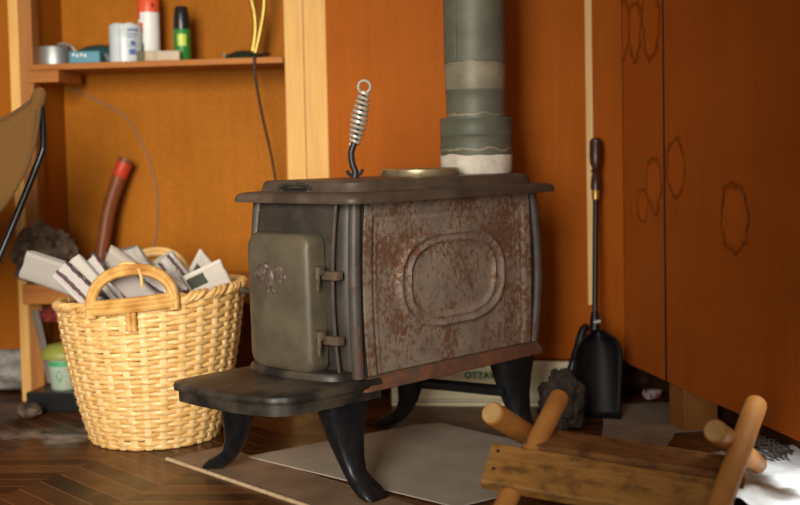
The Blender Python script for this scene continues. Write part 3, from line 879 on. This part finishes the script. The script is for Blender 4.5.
# lamp with two brass stems
lp = thing('brass_lamp', 'lamp with two brass stems on a dark green base at the shelf end', 'lamp', wl(.638, .10, SZ), WANG)
b = B(); b.lathe([(.060, 0), (.062, .004), (.052, .016), (.028, .026), (.008, .029)], 36); b.xf(Matrix.Diagonal((1, .8, 1, 1))); b.obj('base', 'lamp_base', lp)
b = B(); b.tube(smoothpath([(.024, 0, .015), (.034, 0, .07), (.036, 0, .11), (.027, 0, .17), (-.01, 0, .30), (-.06, 0, .42)]), .0075, 10); b.obj('stem', 'brass', lp)
b = B(); b.tube(smoothpath([(.034, -.008, .015), (.048, -.008, .065), (.060, -.008, .12), (.066, -.008, .17), (.07, -.008, .30), (.05, -.008, .44)]), .0075, 10); b.obj('stem', 'brass', lp)
b = B(); b.tube([(-.052, -.02, .004), (-.052, -.02, .024)], [.004, .006], 8); b.obj('switch_knob', 'brassy', lp)
b = B()
b.tube(smoothpath([wl(.722, .06, SZ + .014), wl(.706, .0, SZ + .006), wl(.698, -.02, SZ - .004), wl(.700, -.02, .90), wl(.704, .03, .80), wl(.708, .10, .70), wl(.712, .15, .60), wl(.716, .20, .50), wl(.717, .222, .36)]), .0036, 8)
o = b.obj('lamp_cord', 'cord'); tag(o, 'dark lamp cord hanging from the shelf beside the stud', 'cord')
b = B()
b.tube(smoothpath([wl(.066, ND - .004, .905), wl(.16, ND - .004, .858), wl(.234, ND - .004, .815), wl(.285, ND - .004, .73), wl(.318, ND - .004, .64), wl(.327, ND - .004, .57), wl(.322, ND - .004, .47), wl(.305, ND - .004, .40)]), .0022, 6)
o = b.obj('wall_wire', 'wire'); tag(o, 'thin grey wire curving down the recess wall under the shelf', 'wire')

# ------------------------------------------------------------------ axe, log and clutter behind the basket
axl = wl(.228, .10, .348)
ax = thing('axe', 'axe with red-banded wooden handle standing behind the basket', 'axe', axl)
hp = smoothpath([(-.032, .0, .045), (-.022, .015, .12), (-.008, .03, .20), (.018, .05, .285), (.040, .058, .338)], 6)
b = B(); b.tube(hp, lerp_list([.0205, .0195, .0195, .0210, .0235], 6), 12, flat=1.35); b.obj('handle', 'axe', ax)
b = B(); b.tube([hp[-7], hp[-5], hp[-3]], [.0219, .0227, .0234], 12, flat=1.36); b.obj('red_band', 'red', ax)
b = B(); b.loft([[V((x, y, z)) for x, y, z in ((.0, -.014, z0), (-.055, -.016, z0), (-.06, 0, z0), (-.055, .016, z0), (.0, .014, z0))] for z0 in (.014, .07)])
b.loft([[V((.0, -.013, .016)), V((.0, .013, .016)), V((.0, .013, .068)), V((.0, -.013, .068))], [V((.065, -.001, .001)), V((.065, .001, .001)), V((.065, .001, .088)), V((.065, -.001, .088))]])
b.obj('axe_head', 'dark_iron', ax, angle=30)

def lump(name, size, loc, rz, mat, label, cat, amp=.25, seed=1., squash=.0, sub=5, fr=2.2, tilt_=0):
    b = B(); bmesh.ops.create_icosphere(b.bm, subdivisions=sub, radius=1)
    for v in b.bm.verts:
        d = 1 + amp * noise.noise(v.co * fr + V((seed, seed, 0))) + amp * .5 * noise.noise(v.co * fr * 3.1 + V((seed, 0, seed))) + amp * .25 * noise.noise(v.co * 11 + V((seed, 0, 0)))
        v.co = V((v.co.x * size[0] * d, v.co.y * size[1] * d, v.co.z * size[2] * d))
    mz = min(v.co.z for v in b.bm.verts) * .8
    for v in b.bm.verts: v.co.z = max(v.co.z - mz, 0)
    o = b.obj(name, mat, angle=60); o.location = loc; o.rotation_euler = (0, 0, rz)
    return tag(o, label, cat)
lg = lump('bark_log', (.086, .036, .082), wl(.088, -.050, .3470), WANG, 'bark', 'dark rough chunk of bark-covered log on the ledge behind the newspapers', 'log', .32, 3.3)
b = B(); b.box((0, 0, 0), (.020, .012, .11), bev=.003)
b.xf(Matrix.Translation((.010, .030, .125)) @ Matrix.Rotation(math.radians(-38), 4, 'Y')); b.obj('splinter', 'greywood', lg, smooth=False)
lump('red_cloth', (.042, .030, .024), wl(.120, -.055, .235), .2, 'redcloth', 'crumpled red cloth hanging under the ledge left of the basket', 'cloth', .3, 8.1, sub=4)
b = B(); b.box((0, 0, .105), (.022, .006, .21), bev=.002)
o = b.obj('grey_strip', 'greywood', smooth=False); o.location = wl(.090, -.035, .060); o.rotation_euler = (0, math.radians(-11), WANG)
tag(o, 'slim grey strip leaning against the post left of the basket', 'strip')
# tub, crate
b = B(); b.box((0, 0, .0275), (.17, .12, .055), bev=.006)
o = b.obj('black_case', 'black', smooth=False); o.location = wl(.150, -.09, 0); o.rotation_euler[2] = WANG - .05
tag(o, 'low black case on the floor beneath the green lidded tub', 'case')
tu = thing('plastic_tub', 'white tub with yellow-green lid standing on the black case', 'tub', wl(.150, -.085, .0552))
b = B(); b.lathe([(.034, 0), (.036, .003), (.045, .085), (.0455, .088)], 32); b.obj('body', 'tub', tu)
b = B(); patch(b, .0445, -140, -50, .066, .080, 12)
for k in range(10):
    a0 = -105 + 2.4 * k
    hgt = .016 * math.sin(PI * (k + .5) / 10)
    patch(b, .0422, a0, a0 + 2.4, .040 - hgt, .040 - hgt + .005, 1); patch(b, .0422, a0, a0 + 2.4, .040 + hgt - .004, .040 + hgt, 1)
b.obj('green_print', 'tub_green', tu)
b = B(); b.lathe([(.046, .086), (.060, .087), (.062, .094), (.058, .108), (.040, .122), (.012, .128)], 32); b.obj('lid', 'lime', tu)
lump('brown_lump', (.035, .03, .02), wl(.10, -.21, .001), .3, 'bark', 'small brown chunk on the floor in front of the black case', 'bark chunk', .25, 5.7, sub=4)
# insulation under the left panel
b = B(); bmesh.ops.create_grid(b.bm, x_segments=60, y_segments=16, size=.5)
for v in b.bm.verts:
    x, y = v.co.x * .9, (v.co.y + .5) * .16
    v.co = V((x, .018 * noise.noise(V((x * 14, y * 30, 2))) + .03 * math.sin(PI * y / .16) * -1, y))
o = b.obj('insulation_batt', 'batt'); o.location = wl(-.47, .10, .012); o.rotation_euler[2] = WANG
o.modifiers.new('thick', 'SOLIDIFY').thickness = .05
tag(o, 'crumpled whitish insulation in the gap under the left wall panel', 'insulation')

# ------------------------------------------------------------------ butterfly chair at the left edge
T1 = V((-.848, 2.86, .848)); T2 = V((-1.62, 2.55, .86)); F1 = V((-1.10, 2.20, .62)); F2 = V((-1.72, 1.95, .62)); LOW = V((-1.28, 2.40, .33))
bc = thing('butterfly_chair', 'tan canvas butterfly chair with black rod frame at the left edge', 'chair', (-1.30, 2.42, 0))
cO = V((-1.30, 2.42, 0))
def bez(a, c1, c2, d, t): return a * (1 - t) ** 3 + c1 * 3 * t * (1 - t) ** 2 + c2 * 3 * t * t * (1 - t) + d * t ** 3
eT = lambda q: bez(T1, V((-1.02, 2.80, .67)), V((-1.42, 2.66, .70)), T2, q)
eB = lambda q: bez(F1, V((-1.25, 2.16, .48)), V((-1.58, 2.02, .48)), F2, q)
eR = lambda q: bez(T1, V((-.856, 2.85, .50)), V((-1.08, 2.5, .38)), F1, q)
eL = lambda q: bez(T2, V((-1.60, 2.50, .56)), V((-1.64, 2.2, .38)), F2, q)
b = B(); n = 30; grid = []
for i in range(n + 1):
    s = i / n; row = []
    for j in range(n + 1):
        t = j / n
        p = eT(s) * (1 - t) + eB(s) * t + eR(t) * (1 - s) + eL(t) * s - (T1 * (1 - s) * (1 - t) + T2 * s * (1 - t) + F1 * (1 - s) * t + F2 * s * t)
        row.append(b.bm.verts.new(p - cO))
    grid.append(row)
for i in range(n):
    for j in range(n): b.bm.faces.new((grid[i][j], grid[i + 1][j], grid[i + 1][j + 1], grid[i][j + 1]))
edge_pts = [grid[n - i][0].co.copy() for i in range(n + 1)] + [grid[0][j].co.copy() for j in range(1, n + 1)]
sl = b.obj('sling', 'canvas', bc, angle=80); md = sl.modifiers.new('thick', 'SOLIDIFY'); md.thickness = .004; md.offset = 0
b = B(); b.tube(edge_pts, .0045, 6); b.obj('hem', 'canvas_hem', sl)
b = B(); b.tube([T1 - cO + V(p) for p in ((-.022, 0, -.05), (-.006, 0, -.016), (.002, 0, .004), (.006, 0, .012))], [.012, .018, .016, .006], 12, flat=.6); b.obj('corner_pocket', 'canvas', sl)
for pts in ([T1 + V((.0, .006, -.03)), V((-.852, 2.885, .73)), V((-.868, 2.88, .675)), V((-.972, 2.84, .42)), V((-1.13, 2.72, .012)), V((-1.24, 2.55, .012)), V((-1.66, 2.0, .50)), F2 + V((0, 0, -.02))],
            [F1 + V((0, 0, -.02)), V((-1.12, 2.22, .5)), V((-1.52, 2.62, .012)), V((-1.60, 2.56, .012)), V((-1.63, 2.57, .4)), T2 + V((0, .006, -.03))]):
    b = B(); b.tube([p - cO for p in smoothpath(pts, 5)], .0085, 10); b.obj('rod_frame', 'blackrod', bc)

# ------------------------------------------------------------------ carton behind the stove
ct = thing('carton', 'cream carton with green lettering standing against the back wall behind the stove', 'carton', wl(1.31, -.028, 0), WANG)
b = B(); b.box((0, 0, .060), (.50, .026, .120), bev=.002); b.obj('box', 'carton', ct, smooth=False)
b = B(); b.box((0, -.0134, .012), (.496, .0008, .0022)); b.box((0, -.0134, .019), (.496, .0008, .0014)); b.obj('printed_line', 'carton_line', ct, smooth=False)
cu = bpy.data.curves.new('txt', 'FONT'); cu.body = 'OTTAWA'; cu.size = .0235; cu.extrude = .0004; cu.offset = .0011; cu.space_character = 1.1
tmp = bpy.data.objects.new('txt', cu); COL.objects.link(tmp)
bpy.context.view_layer.update()
me = bpy.data.meshes.new_from_object(tmp.evaluated_get(bpy.context.evaluated_depsgraph_get()))
bpy.data.objects.remove(tmp); me.materials.clear(); me.materials.append(M['carton_green']); me.name = 'lettering'
lo = bpy.data.objects.new('lettering', me); COL.objects.link(lo); lo.parent = ct
lo.rotation_euler = (PI / 2, 0, 0); lo.location = (-.050, -.0136, .077)
for x, w_ in ((-.030, .016), (-.006, .022), (.098, .024)):
    b = B(); b.box((x, -.0134, .112), (w_, .0008, .012), bev=.0003); b.obj('green_mark', 'carton_green', ct, smooth=False)

# ------------------------------------------------------------------ fire tools in the corner
SV = V((.485, 3.03, 0))
shv = thing('coal_shovel', 'long black coal shovel with dark turned handle standing in the corner', 'shovel', SV)
tip = V((0, 0, .004)); top = V((.035, .135, .715)); dr = (top - tip)
def on(t): return tip + dr * t
b = B(); b.tube([on(.33), on(.79)], .0075, 10); b.obj('rod', 'blackrod', shv)
b = B(); b.tube([on(.775), on(.795), on(.812)], [.009, .0105, .0095], 12); b.obj('ferrule', 'brass', shv)
b = B(); hl = [(.81, .012), (.825, .0135), (.85, .0125), (.872, .0095), (.88, .014), (.888, .0095), (.91, .0155), (.94, .0175), (.97, .0165), (.99, .017), (1.0, .011)]
b.tube([on(t) for t, _ in hl], [r for _, r in hl], 14); b.obj('grip', 'handle', shv)
b = B(); rows = []
for i in range(13):
    t = i / 12; zz = .004 + .225 * t
    hw = .064 * (1 - .10 * (t - .3) ** 2) * (1 if t < .7 else math.sqrt(max(.03, 1 - ((t - .7) / .31) ** 2)))
    row = []
    for j in range(13):
        s = -1 + 2 * j / 12
        row.append(b.bm.verts.new((dr.x * zz / .72 + s * hw, dr.y * zz / .72 - .012 + .0 - .035 * (s * s) * (.5 + .5 * t) - .02 * t * t, zz)))
    rows.append(row)
for i in range(12):
    for j in range(12): b.bm.faces.new((rows[i][j], rows[i][j + 1], rows[i + 1][j + 1], rows[i + 1][j]))
bl = b.obj('scoop', 'scoop', shv); md = bl.modifiers.new('thick', 'SOLIDIFY'); md.thickness = .004
b = B(); b.tube([on(.29) + V((0, .0, 0)), on(.34), on(.37)], [.014, .013, .010], 12); b.obj('socket', 'blackrod', shv)
b = B(); b.tube([on(.335) + V((-.006, -.014, 0)), on(.335) + V((.012, -.014, .003))], .006, 8); b.obj('rivet', 'alu', shv)
b = B(); b.tube(smoothpath([(0, 0, .011), (.06, .01, .05), (.105, .03, .16), (.125, .045, .215), (.14, .05, .225)]), lerp_list([.011, .012, .012, .012, .009], 6), 10)
o = b.obj('iron_poker', 'blackrod'); o.location = (.345, 3.06, .0); tag(o, 'bent black iron bar leaning left of the coal shovel', 'poker')
lump('firewood_chunk', (.056, .050, .074), (.392, 2.935, .001), .4, 'bark_dark', 'dark brown chunk of firewood on the floor behind the sawbuck', 'firewood', .28, 12.2)

# ------------------------------------------------------------------ right floor bits
slab('floor_paper', [(.46, 2.78), (.60, 2.72), (.655, 2.86), (.765, 2.88), (.755, 3.20), (.52, 3.18), (.50, 2.98)], .001, .003, 'floor_paper', 'pale dusty sheet on the floor in the right corner', 'sheet')
b = B(); b.box((0, 0, .013), (.045, .03, .026), bev=.006)
for v in b.bm.verts: v.co += V((noise.noise(v.co * 60), noise.noise(v.co * 60 + V((3, 0, 0))), 0)) * .007
o = b.obj('scrap_packet', 'scrap'); o.location = WR @ V((-.030, .085, .0035)); o.rotation_euler[2] = .4
tag(o, 'small red and white packet in the gap under the right wall', 'packet')
b = B(); bmesh.ops.create_grid(b.bm, x_segments=80, y_segments=80, size=.5)
for v in b.bm.verts:
    x, y = v.co.x, v.co.y
    v.co = V((x * .34, y * .62, .010 + .008 * (noise.noise(V((x * 7, y * 9, 1))) + .5 * noise.noise(V((x * 17, y * 21, 4))))))
o = b.obj('silver_sheet', 'foil', angle=80); o.location = (.795, 2.32, .006); o.rotation_euler[2] = RANG + PI / 2
o.modifiers.new('thick', 'SOLIDIFY').thickness = .002
tag(o, 'crumpled silvery plastic sheet on the floor at the lower right', 'plastic sheet')
b = B()
for k in range(7):
    y0 = -.02 + .0067 * k
    b.tube([(-.09 + .012 * i, y0 + .006 * math.sin(i * 1.6 + k * PI), .034 + .008 * math.sin(PI * i / 15) + .003 * math.sin(i * 1.6 + k * PI)) for i in range(16)], .0034, 6)
o = b.obj('netting', 'rope'); o.location = (.775, 2.60, .0); o.rotation_euler[2] = RANG + .2
tag(o, 'dark knotted netting lying on the silvery sheet by the right wall', 'netting')

# ------------------------------------------------------------------ sawbuck
CL = V((.238, 2.205, 0)); CR = V((.574, 2.105, 0))
ax_ = (CR - CL).normalized(); bv = V((-ax_.y, ax_.x, 0))
SO = (CL + CR) / 2
sb = thing('sawbuck', 'low weathered wooden sawbuck with crossed round poles in front of the stove', 'sawhorse', SO, math.atan2(ax_.y, ax_.x))
half = (CR - CL).length / 2
def pole(x0, x1, p, q, r0, r1):
    b = B(); a = V((x0, p[0], p[1])); c = V((x1, q[0], q[1]))
    d = (c - a).normalized()
    ts = [0, .004, .012, .3, .6, .988, 1]
    b.tube([a + (c - a) * t for t in ts], [r0 * .86, r0 * .96, r0, r0 * .97 + r1 * .03, (r0 + r1) / 2, r1, r1 * .9], 18)
    o = b.obj('leg', 'saw_pole', sb)
    b = B(); b.tube([a - d * .0012, a + d * .0015], [r0 * .84, r0 * .84], 18); b.obj('cut_end', 'saw_end', o)
# legs: near-top to far-foot, and far-top to near-foot
pole(-half - .058, -half + .045, (-.088, .218), (.30, .0235), .0215, .017)
pole(-half + .035, -half - .040, (.105, .212), (-.27, .0235), .0195, .018)
pole(half - .02, half + .05, (-.085, .203), (.29, .052), .0205, .019)
pole(half + .048, half - .045, (.10, .215), (-.27, .0175), .0205, .019)
def plank(x0, x1, yc, zc, w_, th, ang, mat, dip=0):
    b = B(); nx = 24; rings = []
    for i in range(nx + 1):
        x = x0 + (x1 - x0) * i / nx
        wob = .0035 * noise.noise(V((x * 14, yc * 50, 3)))
        rings.append([V((x + .006 * noise.noise(V((k * 1.3, zc * 40, i // nx))) * (1 if i in (0, nx) else 0), y, z)) for k, (y, z) in enumerate(((-w_ / 2 + wob, -th / 2), (-w_ / 2 + wob, th / 2 - .003), (-w_ / 2 + .004 + wob, th / 2), (0, th / 2 + .001 * noise.noise(V((x * 30, 0, 1)))), (w_ / 2 - .004 - wob, th / 2), (w_ / 2 - wob, th / 2 - .003), (w_ / 2 - wob, -th / 2)))])
    b.loft(rings)
    b.xf(Matrix.Translation((x0, yc, zc)) @ Matrix.Rotation(math.radians(dip), 4, 'Y') @ Matrix.Translation((-x0, 0, 0)) @ Matrix.Rotation(ang, 4, 'X'))
    return b.obj('plank', mat, sb, angle=35)
fpk = plank(-half - .062, half - .005, -.109, .129, .100, .018, math.radians(28.8), 'plank', 6.5)
plank(-half - .01, half + .03, .004, .150, .105, .022, math.radians(4), 'plank_top', 6)
plank(-half + .0, half + .02, .115, .105, .085, .018, math.radians(-30), 'plank_top', 5)
for dx, dy in ((-half - .047, -.085), (-half - .047, -.13)):
    m_ = Matrix.Translation((0, -.109, .131)) @ Matrix.Rotation(math.radians(28.8), 4, 'X')
    b = B(); b.tube([m_ @ V((dx, dy + .109, .0085)), m_ @ V((dx, dy + .109, .0102))], .0032, 8); b.obj('nail', 'nail', fpk)

# ------------------------------------------------------------------ light
w = bpy.data.worlds.new('world'); S.world = w; w.use_nodes = True
bg = w.node_tree.nodes['Background']; bg.inputs[0].default_value = (1.0, .82, .62, 1); bg.inputs[1].default_value = .22
def area(name, loc, target, size, power, color, spread=180):
    l = bpy.data.lights.new(name, 'AREA'); l.shape = 'RECTANGLE'; l.size, l.size_y = size; l.energy = power; l.color = color; l.spread = math.radians(spread)
    o = bpy.data.objects.new(name, l); COL.objects.link(o); o.location = loc
    o.rotation_euler = (V(target) - V(loc)).to_track_quat('-Z', 'Y').to_euler()
    return o
area('window_light', (-.75, -.3, 1.15), (-.68, 3.3, .50), (.9, 1.5), 17.5, (1, .93, .82), 54)
area('doorway_light', (1.14, 1.98, .80), (.94, 2.26, 0), (.35, .5), 4.0, (.96, .98, 1), 46)

S.view_settings.view_transform = 'Standard'; S.view_settings.look = 'None'
S.view_settings.exposure = 0; S.view_settings.gamma = 1; S.view_settings.use_curve_mapping = False
